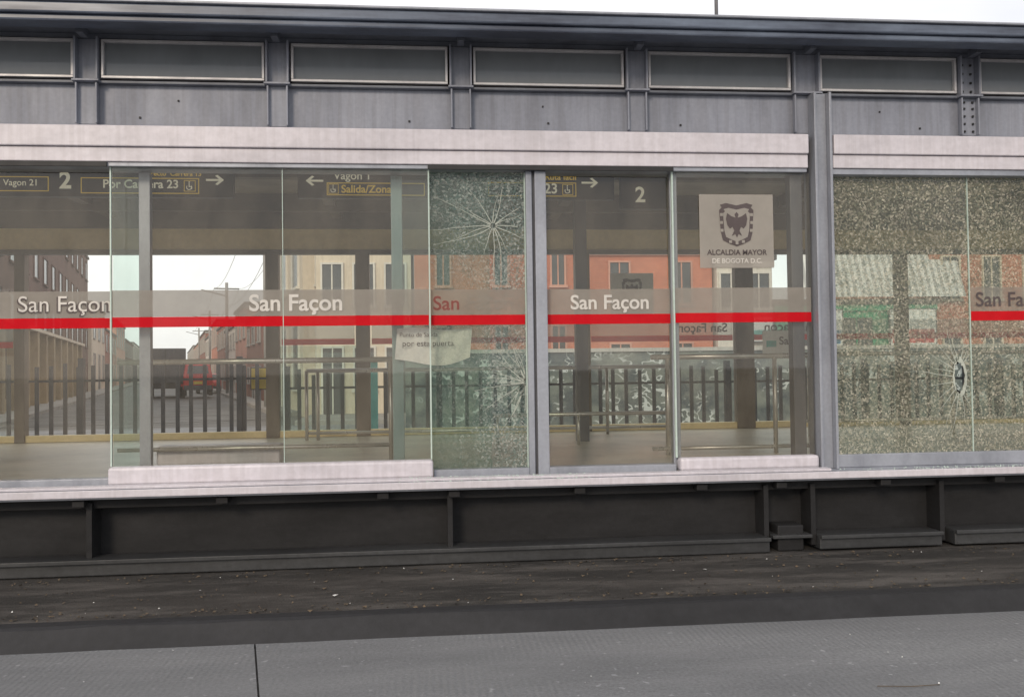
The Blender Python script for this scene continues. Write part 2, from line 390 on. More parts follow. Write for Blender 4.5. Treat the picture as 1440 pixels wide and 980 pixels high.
boxes('rivets',[(x+dx-.008,x+dx+.008,-.05,-.037,z-.008,z+.008) for x in [colx[0],4.29] for dx in (-.035,.035) for z in (3.3,3.36,3.42,3.48,3.53)]+
      [(4.29+dx-.008,4.29+dx+.008,-.035,-.021,z-.008,z+.008) for dx in (-.035,.035) for z in (3.62,3.69,3.76,3.83)],'black',st,.003)
sx_=[]
for i,x in enumerate(colx):
    dx=(.66,.35,.95)[i%3]; sx_.append((x+dx-.007,x+dx+.007,-.008,-.0005,3.323,3.337))
    if i%2: sx_.append((x+.62-.006,x+.62+.006,-.008,-.0005,3.45,3.462))
boxes('panel_screws',sx_,'black',st)
fr=[]
for a,b in zip(colx[:-1],colx[1:]):
    x0=a+(.105 if abs(a-main)<.1 else .083)+.012; x1=b-(.105 if abs(b-main)<.1 else .083)-.012
    z0,z1=3.60,3.88
    t=.018
    fr+=[(x0,x1,-.05,-.01,z1-t,z1),(x0,x1,-.05,-.01,z0,z0+t),(x0,x0+t,-.05,-.01,z0+t,z1-t),(x1-t,x1,-.05,-.01,z0+t,z1-t)]
    quadxz('clerestory_pane',x0+t,x1-t,z0+t,z1-t,-.02,'glass_c',st)
boxes('clerestory_frames',fr,'alu_l',st,.003)
for (a,b) in ((XL,2.935),(3.135,XR)):
    box('white_band',a,b,-.135,-.002,3.09,3.24,'white',st,.008)
    box('white_band_lower',a,b,-.115,-.002,2.985,3.087,'white',st,.006)
box('head_rail',XL,2.93,-.1,.12,2.955,2.983,'alu',st,.003)
boxes('head_black_rail',[(XL,-2.22,-.118,-.101,2.95,2.983),(.04,1.88,-.118,-.101,2.95,2.983)],'black',st)  # thin black edge strip under the white band
box('head_rail_right',3.135,XR,-.1,.12,2.94,2.983,'alu',st,.003)
for mx in (2.975,-5.04,10.98):
    boxes('main_column',[(mx+.0,mx+.02,-.15,.06,.693,3.562),(mx+.12,mx+.14,-.15,.06,.693,3.562),(mx+.02,mx+.12,-.09,-.03,.693,3.562)],'alu',st,.003)
box('inner_post_dark',2.835,2.93,.0,.09,.695,2.954,'alu_d',st,.004)
box('jamb',.765,.81,-.07,.06,.70,2.954,'alu',st,.005)
box('jamb_groove',.811,.829,-.04,.05,.70,2.954,'alu_d',st)
box('jamb_right',.83,.915,-.08,.06,.70,2.954,'alu',st,.005)
box('slim_post',1.875,1.93,-.02,.06,.70,2.954,'alu',st,.004)
boxes('inner_posts',[(-2.06,-1.98,.07,.13,.70,2.95),(-.24,-.155,.12,.18,.70,2.95)],'alu',st,.004)
boxes('bottom_track',[(XL,-2.215,-.06,.06,.693,.745),(.06,.764,-.08,.06,.693,.75),(.916,1.874,-.08,.06,.693,.75),(3.12,XR,-.06,.06,.693,.79)],'alu',st,.004)
boxes('white_sill',[(-2.21,.055,-.15,-.03,.70,.83),(1.89,2.965,-.14,-.03,.70,.80)],'white',st,.02)
box('white_sill_base',-3.8,3.0,-.26,-.16,.693,.712,'white',st,.004)
def gl(nm,x0,x1,z0,z1,y,m): return quadxz(nm,x0,x1,z0,z1,y,m,st)
gl('glass_panel',-3.70,-2.215,.745,2.95,0,'glass')
gl('glass_panel_overlap',-2.25,-1.985,.74,2.95,.10,'glass_g')
gl('sliding_glass',-2.205,-1.015,.83,2.955,-.065,'glass')
gl('sliding_glass',-1.01,.04,.83,2.955,-.065,'glass')
gl('glass_panel_overlap',-.24,.50,.74,2.95,.10,'glass_g')
gl('broken_glass_door',.05,.764,.75,2.95,-.02,'shat_p')
gl('glass_panel',.916,1.874,.75,2.95,0,'glass')
gl('sliding_glass',1.88,2.96,.80,2.955,-.065,'glass')
for a,b in ((-5.0,-3.71),(-6.4,-5.1),(-7.8,-6.41),(-9.2,-7.81)): gl('glass_panel',a+.01,b,.745,2.95,0,'glass')
boxes('glass_edges',[(-2.214,-2.204,-.075,-.055,.83,2.955),(-1.014,-1.009,-.07,-.06,.83,2.955),(.039,.049,-.075,-.055,.83,2.955),
     (.755,.764,-.03,-.01,.75,2.95),(1.872,1.884,-.08,-.05,.80,2.955),(4.268,4.274,-.03,-.01,.79,2.94),(-3.71,-3.70,-.01,.01,.745,2.95)],'edge',st)
def jag(t): return 1+.07*math.sin(3*t+1)+.05*math.sin(11*t)+.03*math.sin(17*t)
def holed(nm,x0,x1,z0,z1,cx,cz,rx,rz,y,m):
    n=48; vs=[];fs=[]
    for i in range(n):
        t=2*math.pi*i/n; c,s=math.cos(t),math.sin(t)
        vs.append((cx+c*rx*jag(t),y,cz+s*rz*jag(t)))
    for i in range(n):
        t=2*math.pi*i/n; c,s=math.cos(t),math.sin(t)
        k=min(((x1-cx)/c if c>1e-6 else (x0-cx)/c if c<-1e-6 else 1e9),((z1-cz)/s if s>1e-6 else (z0-cz)/s if s<-1e-6 else 1e9))
        vs.append((cx+c*k,y,cz+s*k))
    for (X,Z) in ((x0,z0),(x1,z0),(x0,z1),(x1,z1)):
        best=min(range(n,2*n),key=lambda q:(vs[q][0]-X)**2+(vs[q][2]-Z)**2); vs[best]=(X,y,Z)
    for i in range(n):
        j=(i+1)%n; fs.append((i,j,n+j,n+i))
    return mesh(nm,vs,fs,m,st)
HX,HZ,HRX,HRZ=4.17,1.37,.042,.12
holed('shattered_glass',3.125,4.268,.79,2.94,HX,HZ,HRX,HRZ,-.02,'shat')
gl('shattered_glass',4.274,5.60,.79,2.94,-.02,'shat')
gl('glass_panel',5.61,7.2,.79,2.94,-.0,'glass'); gl('glass_panel',7.21,8.8,.79,2.94,-.0,'glass')
rv=[];rf=[];n=60
for i in range(n):
    t=2*math.pi*i/n
    k=random.uniform(1.12,1.3)+(.35 if math.cos(t)>.1 else 0)
    rv+=[(HX+math.cos(t)*HRX*jag(t),-.026,HZ+math.sin(t)*HRZ*jag(t)),(HX+math.cos(t)*HRX*k,-.022,HZ+math.sin(t)*HRZ*(1+(k-1)*.6))]
for i in range(n):
    a=2*i;b=2*((i+1)%n); rf.append((a,a+1,b+1,b))
mesh('hole_crushed_rim',rv,rf,'rim',st)
fv=[];ff=[]
for i in range(13):
    t=math.pi*(.35+1.3*i/12); c,s=math.cos(t),math.sin(t)
    fv+=[(HX+c*HRX*1.15,-.012,HZ+s*HRZ*1.12),(HX+.018+.1*c*HRX,.07,HZ+s*HRZ*.8)]
for i in range(12): ff.append((2*i,2*i+1,2*i+3,2*i+2))
mesh('hole_dark_backing',fv,ff,'black',st)  # dark sheet added behind the hole to blacken its left side
# radiating cracks
def cracks(cx,cz,r0,r1,cnt,x0,x1,y,a0=0,a1=2*math.pi):
    vs=[];fs=[]
    for i in range(cnt):
        t=a0+(a1-a0)*(i+random.uniform(-.3,.3))/cnt; L=random.uniform(.4,1)*r1; px,pz=cx+math.cos(t)*r0[0],cz+math.sin(t)*r0[1]; st_=6
        for k in range(st_):
            t+=random.uniform(-.16,.16); nx_,nz_=px+math.cos(t)*L/st_,pz+math.sin(t)*L/st_
            if not(x0<nx_<x1 and .80<nz_<2.9): break
            w0=.0022*(1-k/st_)+.0006; ox,oz=-math.sin(t)*w0,math.cos(t)*w0; b=len(vs)
            vs+=[(px-ox,y,pz-oz),(px+ox,y,pz+oz),(nx_+ox,y,nz_+oz),(nx_-ox,y,nz_-oz)]; fs.append((b,b+1,b+2,b+3)); px,pz=nx_,nz_
    mesh('radiating_cracks',vs,fs,'rim',st)
cracks(HX,HZ,(.05,.13),.42,22,3.14,4.26,-.025)
cracks(.75,1.38,(.01,.02),.45,18,.06,.754,-.025,math.pi*.5,math.pi*1.5)
cracks(.52,2.55,(.02,.02),.5,16,.06,.754,-.025)
def stripe(x0,x1,y,faint=False,ztop=2.075):
    quadxz('grey_stripe',x0,x1,1.886,ztop,y,'s_grey2' if faint else 's_grey',st)
    quadxz('red_stripe',x0,x1,1.812,1.885,y,'s_red',st)
stripe(-9.1,-2.216,-.004); stripe(-2.20,.036,-.069); stripe(.052,.752,-.027,True); stripe(.918,1.868,-.004); stripe(1.888,2.955,-.069); stripe(4.28,5.6,-.027,True)
stripe(5.62,8.8,-.004)
text('lettering','San Façon',-2.87,-2.24,1.925,-.010,'txt_d',st,bold=.02)
text('lettering','San Façon',-2.86,-2.23,1.932,-.012,'txt',st,bold=.0)
text('lettering','San Façon',-1.25,-.59,1.925,-.075,'txt',st,bold=.02)
text('lettering','San',.07,.26,1.925,-.031,'s_rtxt',st,bold=.01)
text('lettering','Façon',.32,.66,1.925,-.031,'s_grey2',st,bold=.01)
text('lettering','San Façon',1.10,1.70,1.925,-.010,'txt',st,bold=.02)
text('lettering','San Façon',4.32,4.95,1.925,-.031,'txt_d',st)
# far facade
box('far_white_band',XL,XR,YF,YF+.12,2.985,3.24,'cream',st)
box('far_upper_panel',XL,XR,YF,YF+.05,3.245,3.56,'beam',st)
box('far_head_rail',XL,XR,YF-.02,YF+.1,2.93,2.98,'beam',st)
box('far_sill',XL,XR,YF,YF+.1,.683,.76,'cream',st)
fp=[(-8.5,-8.35),(-6.6,-6.45),(-4.86,-4.74),(-1.93,-1.77),(-.84,-.67),(1.91,2.10),(4.0,4.24),(6.2,6.35),(8.2,8.4),(10.4,10.6)]
boxes('far_posts',[(a,b,YF-.02,YF+.1,.683,2.93) for a,b in fp],'bronze',st,.004)
for (a,b) in zip(fp[:-1],fp[1:]):
    if (a[1],b[0])==(-4.74,-1.93):
        continue
    quadxz('far_glass_panel',a[1],b[0],.76,2.93,YF+.04,'glass_f',st)
quadxz('far_glass_panel_overlap',-1.77,-.84,.76,1.80,YF+.02,'glass_g',st)
for a,b in ((-8.3,-4.9),(-1.75,-.86),(-.65,1.9),(2.12,3.98),(4.26,6.18),(6.4,10)):
    quadxz('far_grey_stripe',a,b,1.886,2.07,YF+.05,'s_grey2',st); quadxz('far_red_stripe',a,b,1.812,1.885,YF+.05,'s_red2',st)
text('far_lettering','San Façon',3.25,3.9,1.925,YF+.03,'txt_d',st,mirror=True)
text('far_lettering','San Façon',-.3,.35,1.925,YF+.03,'txt_d',st,mirror=True)
text('far_lettering','San Façon',4.4,5.1,1.925,YF+.03,'txt_d',st,mirror=True)
box('ceiling',XL,XR,.13,YF-.01,3.50,3.53,'ceil',st)
boxes('ceiling_beams',[(x-.06,x+.06,.14,YF-.02,3.36,3.499) for x in colx[::2]],'beam',st)
boxes('ceiling_longbeams',[(XL,XR,2.2,2.3,3.38,3.498),(XL,XR,3.6,3.66,3.30,3.498)],'beam',st)
boxes('far_clerestory_frames',[(XL,XR,YF,YF+.05,3.86,3.96),(XL,XR,YF,YF+.05,3.561,3.60)]+[(x-.08,x+.08,YF,YF+.06,3.6,3.86) for x in colx],'steel_d',st)
boxes('inner_columns',[(1.66,1.79,3.0,3.13,.68,3.499),(-6.0,-5.86,3.0,3.14,.68,3.499),(8.15,8.29,3.0,3.14,.68,3.499)],'alu_d',st)
boxes('rail_base_box',[(-2.32,-1.27,1.36,1.6,.682,.85)],'white',st,.02)  # low white base panel at the handrail
tubes('roof_mast',[((2.62,1.0,4.02),(2.62,1.0,5.4))],.016,'alu_d',st)
box('end_wall',XL,XL+.06,.13,YF-.02,.69,3.49,'steel',st)
box('end_wall_right',XR-.06,XR,.13,YF-.02,.69,3.49,'steel',st)

# ------------------------------------------------------------------ handrails
def handrail(x0,x1,y,zt,zb,posts,extra=()):
    e=empty('handrail',((x0+x1)/2,y,.68))
    tubes('top_rail',[((x0,y,zt),(x1,y,zt))],.024,'tube',e)
    tubes('low_rail',[((x0,y,zb),(x1,y,zb))],.018,'tube',e)
    tubes('posts',[((p,y,.68),(p,y,zt)) for p in posts],.02,'tube',e)
    return e
handrail(-2.62,-.27,1.3,1.58,.83,[-2.36,-.30])
handrail(2.05,3.75,1.3,1.57,.74,[2.2,3.21])
handrail(-1.38,3.0,4.0,1.49,.76,[-1.38,-1.25,2.2,3.0])
handrail(4.2,7.5,3.0,1.60,.85,[4.3,6.0,7.5])
e=empty('handrail',(.7,2.6,.68)); tubes('top_rail',[((.7,2.6,1.0),(2.6,2.6,1.0))],.02,'tube',e); tubes('posts',[((.75,2.6,.68),(.75,2.6,1.0)),((1.6,2.6,.68),(1.6,2.6,1.0)),((2.55,2.6,.68),(2.55,2.6,1.0))],.016,'tube',e)

# ------------------------------------------------------------------ hanging signs
def arrow(x,z,s,y,par,d=1):
    pts=[(-1,.12),(.25,.12),(-.12,.5),(.12,.62),(.75,0),(.12,-.62),(-.12,-.5),(.25,-.12),(-1,-.12)]
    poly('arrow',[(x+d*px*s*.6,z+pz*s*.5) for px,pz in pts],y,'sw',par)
def wheelchair(x,z,s,y,par):
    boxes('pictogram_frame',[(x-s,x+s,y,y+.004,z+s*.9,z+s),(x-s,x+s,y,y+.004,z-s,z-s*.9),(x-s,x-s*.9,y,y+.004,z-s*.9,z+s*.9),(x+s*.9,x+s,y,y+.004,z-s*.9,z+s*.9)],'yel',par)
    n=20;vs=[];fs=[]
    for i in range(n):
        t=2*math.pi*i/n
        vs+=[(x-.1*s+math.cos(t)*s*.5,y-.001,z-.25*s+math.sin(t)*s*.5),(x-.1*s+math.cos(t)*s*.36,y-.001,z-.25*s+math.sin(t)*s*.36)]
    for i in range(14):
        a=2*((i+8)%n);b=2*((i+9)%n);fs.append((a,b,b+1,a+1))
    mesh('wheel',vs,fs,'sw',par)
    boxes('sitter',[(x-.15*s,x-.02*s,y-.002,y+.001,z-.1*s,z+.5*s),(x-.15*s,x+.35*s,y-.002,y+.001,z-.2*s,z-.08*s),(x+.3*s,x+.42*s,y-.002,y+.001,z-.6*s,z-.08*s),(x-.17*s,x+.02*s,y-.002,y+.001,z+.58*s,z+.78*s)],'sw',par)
def outline(x0,x1,z0,z1,y,par,t=.007):
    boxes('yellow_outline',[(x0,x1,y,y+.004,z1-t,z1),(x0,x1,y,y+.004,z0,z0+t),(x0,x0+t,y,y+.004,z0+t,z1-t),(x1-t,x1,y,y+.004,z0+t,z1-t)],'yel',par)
def hsign(x0,x1,y=1.5,z0=3.045,z1=3.36):
    e=empty('hanging_sign',((x0+x1)/2,y,(z0+z1)/2))
    box('sign_box',x0,x1,y,y+.06,z0,z1,'sign',e,.004)
    tubes('hanger_rods',[((x0+.1,y+.03,z1),(x0+.1,y+.03,3.5)),((x1-.1,y+.03,z1),(x1-.1,y+.03,3.5))],.006,'alu_d',e)
    return e
yf=1.494
s1=hsign(-4.3,-1.68)
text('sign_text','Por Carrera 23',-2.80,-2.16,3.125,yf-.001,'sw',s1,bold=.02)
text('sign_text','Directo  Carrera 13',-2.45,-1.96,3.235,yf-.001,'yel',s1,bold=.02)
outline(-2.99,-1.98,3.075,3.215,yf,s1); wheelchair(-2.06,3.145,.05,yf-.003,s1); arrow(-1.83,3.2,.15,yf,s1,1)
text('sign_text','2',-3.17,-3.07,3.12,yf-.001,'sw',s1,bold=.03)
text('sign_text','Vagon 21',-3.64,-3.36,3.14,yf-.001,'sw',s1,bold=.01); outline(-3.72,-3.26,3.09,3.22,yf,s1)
s2=hsign(-1.12,.55)
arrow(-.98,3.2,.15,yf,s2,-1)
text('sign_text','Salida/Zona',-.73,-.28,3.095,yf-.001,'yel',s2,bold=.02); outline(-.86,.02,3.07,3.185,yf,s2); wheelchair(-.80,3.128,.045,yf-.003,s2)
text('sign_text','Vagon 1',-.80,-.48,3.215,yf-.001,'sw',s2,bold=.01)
s3=hsign(.55+.02,1.78)
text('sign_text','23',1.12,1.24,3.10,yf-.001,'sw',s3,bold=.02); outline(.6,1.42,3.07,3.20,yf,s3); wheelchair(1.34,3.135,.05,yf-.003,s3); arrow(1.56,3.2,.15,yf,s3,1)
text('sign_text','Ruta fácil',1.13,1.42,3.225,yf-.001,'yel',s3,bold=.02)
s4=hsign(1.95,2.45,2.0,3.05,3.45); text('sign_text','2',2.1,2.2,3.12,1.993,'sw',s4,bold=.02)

# ------------------------------------------------------------------ coat of arms sticker board
b=empty('coat_of_arms_sign',(2.37,-.07,2.5))
quadxz('board',2.085,2.665,2.225,2.785,-.075,'board',b)
def P(pts,cx=2.375,cz=2.55,s=.135): return [(cx+px*s,cz+pz*s) for px,pz in pts]
sh=[(-.85,1),(-.95,1.15),(-.6,1.25),(0,1.12),(.6,1.25),(.95,1.15),(.85,1),(1.0,.85),(.92,-.4),(.8,-.85),(.4,-1.05),(0,-1.2),(-.4,-1.05),(-.8,-.85),(-.92,-.4),(-1,.85)]
poly('shield_border',P(sh),-.078,'txt_d',b)
poly('shield_field',P([(x*.78,z*.78) for x,z in sh]),-.080,'board',b)
eg=[(0,.75),(.12,.6),(.06,.42),(.3,.5),(.55,.68),(.62,.35),(.55,0),(.4,-.2),(.25,-.1),(.15,-.3),(.3,-.62),(.1,-.5),(0,-.7)]
eg=eg+[(-x,z) for x,z in eg[::-1][1:-1]]
poly('eagle',P(eg),-.082,'txt_d',b)
boxes('pomegranates',[(2.375+dx-.011,2.375+dx+.011,-.081,-.0785,2.55+dz-.011,2.55+dz+.011) for dx,dz in ((-.118,.08),(-.118,.02),(-.115,-.04),(.118,.08),(.118,.02),(.115,-.04),(-.05,-.125),(.05,-.125),(0,-.135))],'board',b)
text('board_text','ALCALDIA MAYOR',2.14,2.61,2.325,-.079,'txt_d',b,bold=.02)
text('board_text','DE BOGOTA D.C.',2.18,2.57,2.262,-.079,'txt',b,bold=.02)
b2=empty('coat_of_arms_sign',(2.6,YF,2.4))
quadxz('board',2.36,2.92,2.10,2.68,YF-.03,'paper',b2)
poly('shield_border',P(sh,2.64,2.45,.13),YF-.033,'txt_d',b2); poly('shield_field',P([(x*.75,z*.75) for x,z in sh],2.64,2.45,.13),YF-.035,'paper',b2); poly('eagle',P(eg,2.64,2.45,.13),YF-.038,'txt_d',b2)
text('board_text','ALCALDIA MAYOR',2.42,2.88,2.2,YF-.038,'txt_d',b2,mirror=True,bold=.01)

# paper banner (crumpled)
pv=[];pf=[];nx,nz=24,12
for j in range(nz+1):
    for i in range(nx+1):
        u=i/nx;w=j/nz
        X=-.22+.56*u+.02*w; Z=1.565+.225*w-.03*math.sin(u*math.pi)*(1-w)*1.5+.01*math.sin(7*u)
        pv.append((X,.06+.012*math.sin(9*u+3*w)+.007*math.sin(23*u-5*w),Z))
for j in range(nz):
    for i in range(nx):
        k=j*(nx+1)+i; pf.append((k,k+1,k+nx+2,k+nx+1))
pb=empty('paper_banner',(.1,.06,1.7)); o=mesh('sheet',pv,pf,'paper',pb)
for p in o.data.polygons:p.use_smooth=True
text('banner_text','Punto de Salida',-.18,.10,1.73,.036,'txt_d',pb,bold=0); text('banner_text','por esta puerta',-.16,.22,1.66,.036,'txt_d',pb,bold=0)
lb=empty('paper_label',(4.6,YF-.05,1.65))
box('sheet',4.34,4.80,YF-.05,YF-.045,1.64,1.93,'paper',lb); box('print',4.39,4.52,YF-.054,YF-.051,1.72,1.80,'teal',lb); text('label_text','San',4.56,4.75,1.75,YF-.056,'txt_d',lb)

# ------------------------------------------------------------------ beyond the station
rd2=empty('street')
S=Matrix.Translation((0,-6.6,0))@Matrix.Rotation(math.radians(15.4),4,'Z')
box('side_street',-4.6,3.2,29,420,-.012,-.006,'ground',rd2,T=S)
box('busway',-60,60,4.95,18.5,-.018,-.004,'road',rd2)
boxes('lane_marks',[(x,x+2,14.0,14.12,-.004,.0) for x in range(-40,50,5)],'whitew',rd2)
sw=empty('sidewalk')
box('far_sidewalk',-3.6,60,18.5,22.0,-.02,.13,'side',sw,.01)
box('left_sidewalk',-6.2,-4.6,27,400,-.02,.13,'side',sw,T=S)
box('right_sidewalk',3.2,4.1,31,400,-.02,.13,'side',sw,T=S)
box('far_sidewalk_left',-60,-12.8,18.5,21,-.02,.13,'side',sw)

def fence(x0,x1,y,h,step,parname='iron_fence'):
    e=empty(parname,((x0+x1)/2,y,0)); L=[]
    x=x0;i=0
    while x<x1:
        L.append((x-.032,x+.032,y-.012,y+.012,0,h+.03*math.sin(i*2.1)+random.uniform(-.03,.03))); x+=step*random.uniform(.93,1.07);i+=1
    boxes('pales',L,'fence',e)
    boxes('rails',[(x0,x1,y+.021,y+.045,.35,.39),(x0,x1,y+.021,y+.045,h-.3,h-.26)],'fence',e)
    boxes('fence_posts',[(x,x+.09,y-.05,y+.05,0,h+.1) for x in [x0+k*2.6 for k in range(int((x1-x0)/2.6)+1)]],'fence',e)
    return e
fence(-11,-2.6,9.0,1.66,.225)
fence(-2.4,14,9.0,1.48,.24)

def building(name,w,d,h,wall,floors,bays,sbays=0,T=Matrix.Identity(4),x0=0,y0=0,winw=.5,roof='roofd',trim='greyw',z0w=.9,door=True):
    c=T@V((x0+w/2,y0+d/2,0))
    e=empty(name,tuple(c))
    box('walls',x0,x0+w,y0,y0+d,-.02,h,wall,e,T=T)
    box('roof',x0-.12,x0+w+.12,y0-.15,y0+d+.12,h,h+.18,roof,e,T=T)
    fh=h/floors; fw=w/bays
    wn=[];frm=[];sl=[]
    for f in range(floors):
        for b_ in range(bays):
            cx=x0+fw*(b_+.5); ww=fw*winw/2; za=f*fh+z0w; zb=f*fh+fh-.45
            if f==0 and door and b_%2==0: za=.05; 
            wn.append((cx-ww,cx+ww,y0-.02,y0+.0,za,zb))
            frm+=[(cx-ww-.06,cx-ww,y0-.07,y0-.001,za,zb+.06),(cx+ww,cx+ww+.06,y0-.07,y0-.001,za,zb+.06),(cx-ww,cx+ww,y0-.07,y0-.001,zb,zb+.06),(cx-.02,cx+.02,y0-.05,y0-.021,za,zb)]
            sl.append((cx-ww-.1,cx+ww+.1,y0-.12,y0-.001,za-.09,za-.002))
    if sbays:
        sw_=d/sbays
        for f in range(floors):
            for b_ in range(sbays):
                cy=y0+sw_*(b_+.5); ww=sw_*winw/2; za=f*fh+z0w; zb=f*fh+fh-.45
                if f==0 and b_%3==1: za=.05
                for sx,s in ((x0,-1),(x0+w,1)):
                    a,b2_=sorted((sx,sx+.02*s)); wn.append((a,b2_,cy-ww,cy+ww,za,zb))
                    a,b2_=sorted((sx+.001*s,sx+.07*s))
                    frm+=[(a,b2_,cy-ww-.06,cy-ww,za,zb+.06),(a,b2_,cy+ww,cy+ww+.06,za,zb+.06),(a,b2_,cy-ww,cy+ww,zb,zb+.06)]
                    a,b2_=sorted((sx+.001*s,sx+.12*s)); sl.append((a,b2_,cy-ww-.1,cy+ww+.1,za-.09,za-.002))
    boxes('windows',wn,'win',e,T=T); boxes('window_frames',frm,trim,e,T=T); boxes('window_sills',sl,trim,e,T=T)
    box('cornice',x0-.06,x0+w+.06,y0-.08,y0-.0015,h-.22,h-.002,trim,e,T=T)
    return e
building('brick_building',9,50,11,'brick_b',4,3,14,T=S,x0=-15.4,y0=31,winw=.45,trim='brick_b')
w_=empty('stone_wall',tuple(S@V((-5.6,45,0))))
box('wall',-6.15,-5.9,27,68,0,3.3,'stone',w_,T=S)
boxes('pilasters',[(-5.9,-5.6,y,y+.6,.13,3.45) for y in range(27,68,3)],'stone',w_,T=S)
boxes('recesses',[(-5.9,-5.86,y+1.0,y+2.6,.6,2.8) for y in range(27,66,3)],'win',w_,T=S)
box('coping',-6.25,-5.55,27,68,3.451,3.6,'creamw',w_,T=S)
for i,(y,l,h,mt) in enumerate([(82,16,7.5,'creamw'),(98,20,6,'brick_r'),(118,22,8,'pinkw'),(140,30,6.5,'brick_b'),(170,40,7,'whitew'),(210,60,6.5,'brick_r')]):
    building('town_house',8,l,h,mt,2,2,max(3,l//5),T=S,x0=-14.2,y0=y,winw=.4)
building('corner_building',3.7,13,7.0,'creamw',2,2,4,T=S,x0=4.1,y0=30.0,winw=.5,trim='whitew')
for i,(y,l,h,mt) in enumerate([(46,10,4.4,'brick_r'),(56,10,5.6,'pinkw'),(66,12,4.8,'whitew'),(78,14,5.6,'brick_r'),(92,14,6.6,'brick_o'),(106,18,5.8,'whitew'),(124,26,7,'brick_r'),(150,40,6.4,'pinkw'),(190,70,7,'greyw')]):
    building('town_house',8,l,h,mt,2,2,max(3,l//3),T=S,x0=4.3,y0=y,winw=.4)
building('grey_apartment_block',3.0,9,8,'creamw',3,3,0,x0=-4.3+.9,y0=22,winw=.6,trim='whitew')
building('orange_brick_house',5.6,9,6.6,'brick_o',2,3,0,x0=-.3,y0=22,winw=.22,trim='pinkw')
building('orange_brick_house',4.2,9,5.4,'brick_o',2,2,0,x0=5.4,y0=22.2,winw=.3,trim='pinkw')
building('white_house',1.9,8,5.0,'whitew',2,2,0,x0=9.7,y0=22,winw=.75,trim='whitew')
gs=building('green_shop',5.6,8,3.5,'green',1,3,0,x0=11.7,y0=22,winw=.6,trim='green')
aw=mesh('corrugated_upper_sheet',[(12.5,21.9,3.75),(18.4,21.9,3.75),(18.4,22.6,5.6),(12.5,22.6,5.6)],[(0,1,2,3)],'awn',gs)
building('orange_brick_house',9,9,5.6,'brick_o',2,6,0,x0=17.4,y0=22.4,winw=.4,trim='creamw')
building('brick_building',14,10,7,'pinkw',2,8,0,x0=26.6,y0=22,winw=.4,trim='creamw')
building('grey_apartment_block',20,12,9,'greyw',3,10,0,x0=-48,y0=22,winw=.5,trim='whitew')
def poster(x0,x1,z0,z1,y,m2,n='poster'):
    e=empty(n,((x0+x1)/2,y,(z0+z1)/2)); box('sheet',x0,x1,y-.03,y,z0,z1,'paper',e); box('print',x0+.06,x1-.06,y-.034,y-.031,z0+.08,z0+(z1-z0)*.45,m2,e)
    box('poster_frame',x0-.04,x1+.04,y-.028,y+.02,z0-.04,z1+.04,'alu_d',e)
poster(10.4,11.5,2.3,3.1,21.8,'teal','shop_sign'); poster(13.0,13.9,2.1,3.3,21.8,'blue','shop_sign'); poster(15.6,17.2,2.1,3.3,21.8,'redcar','shop_sign')
gw=empty('graffiti_wall',(6,16.5,0)); box('wall',-.5,17,16.5,16.7,-.01,1.9,'graf',gw); box('coping',-.55,17.05,16.44,16.76,1.9,2.0,'greyw',gw)
tl=empty('teal_post',(-.85,8.7,0)); box('post',-.95,-.80,8.65,8.8,0,1.65,'teal',tl,.01); box('cap',-.98,-.77,8.62,8.83,1.65,1.70,'teal',tl,.01); box('base',-1.0,-.75,8.6,8.85,0,.12,'concp',tl,.01)
ys=empty('yellow_sign',(-2.8,9.3,1.4)); box('plate',-2.98,-2.72,9.1,9.12,1.2,1.55,'yelp',ys,.005); box('plate_border',-3.0,-2.7,9.121,9.13,1.18,1.57,'sign',ys); tubes('post',[((-2.85,9.16,0),(-2.85,9.16,1.6))],.02,'alu_d',ys); 
pts=[]
for i,yy in enumerate([36,62,90,125]):
    p=S@V((3.5,yy,0)); e=empty('utility_pole',tuple(p)); tubes('pole',[(p,p+V((0,0,7.5)))],.10,'concp',e); 
    a=S@V((2.7,yy,7.1)); b_=S@V((4.3,yy,7.1)); tubes('cross_arm',[(a,b_)],.05,'concp',e); pts.append((a,b_,p))
    tubes('lamp_arm',[(p+V((0,0,6.6)),S@V((1.9,yy,7.0)))],.04,'concp',e)
wr=[]
for (a,b_,p),(c,d,q) in zip(pts[:-1],pts[1:]):
    for u,w in ((a,c),(b_,d),(p+V((0,0,6.0)),q+V((0,0,6.0)))):
        prev=u
        for k in range(1,9):
            t=k/8; cur=u.lerp(w,t)-V((0,0,.6*4*t*(1-t))); wr.append((prev,cur)); prev=cur
tubes('overhead_wires',wr,.010,'concp',None,6)
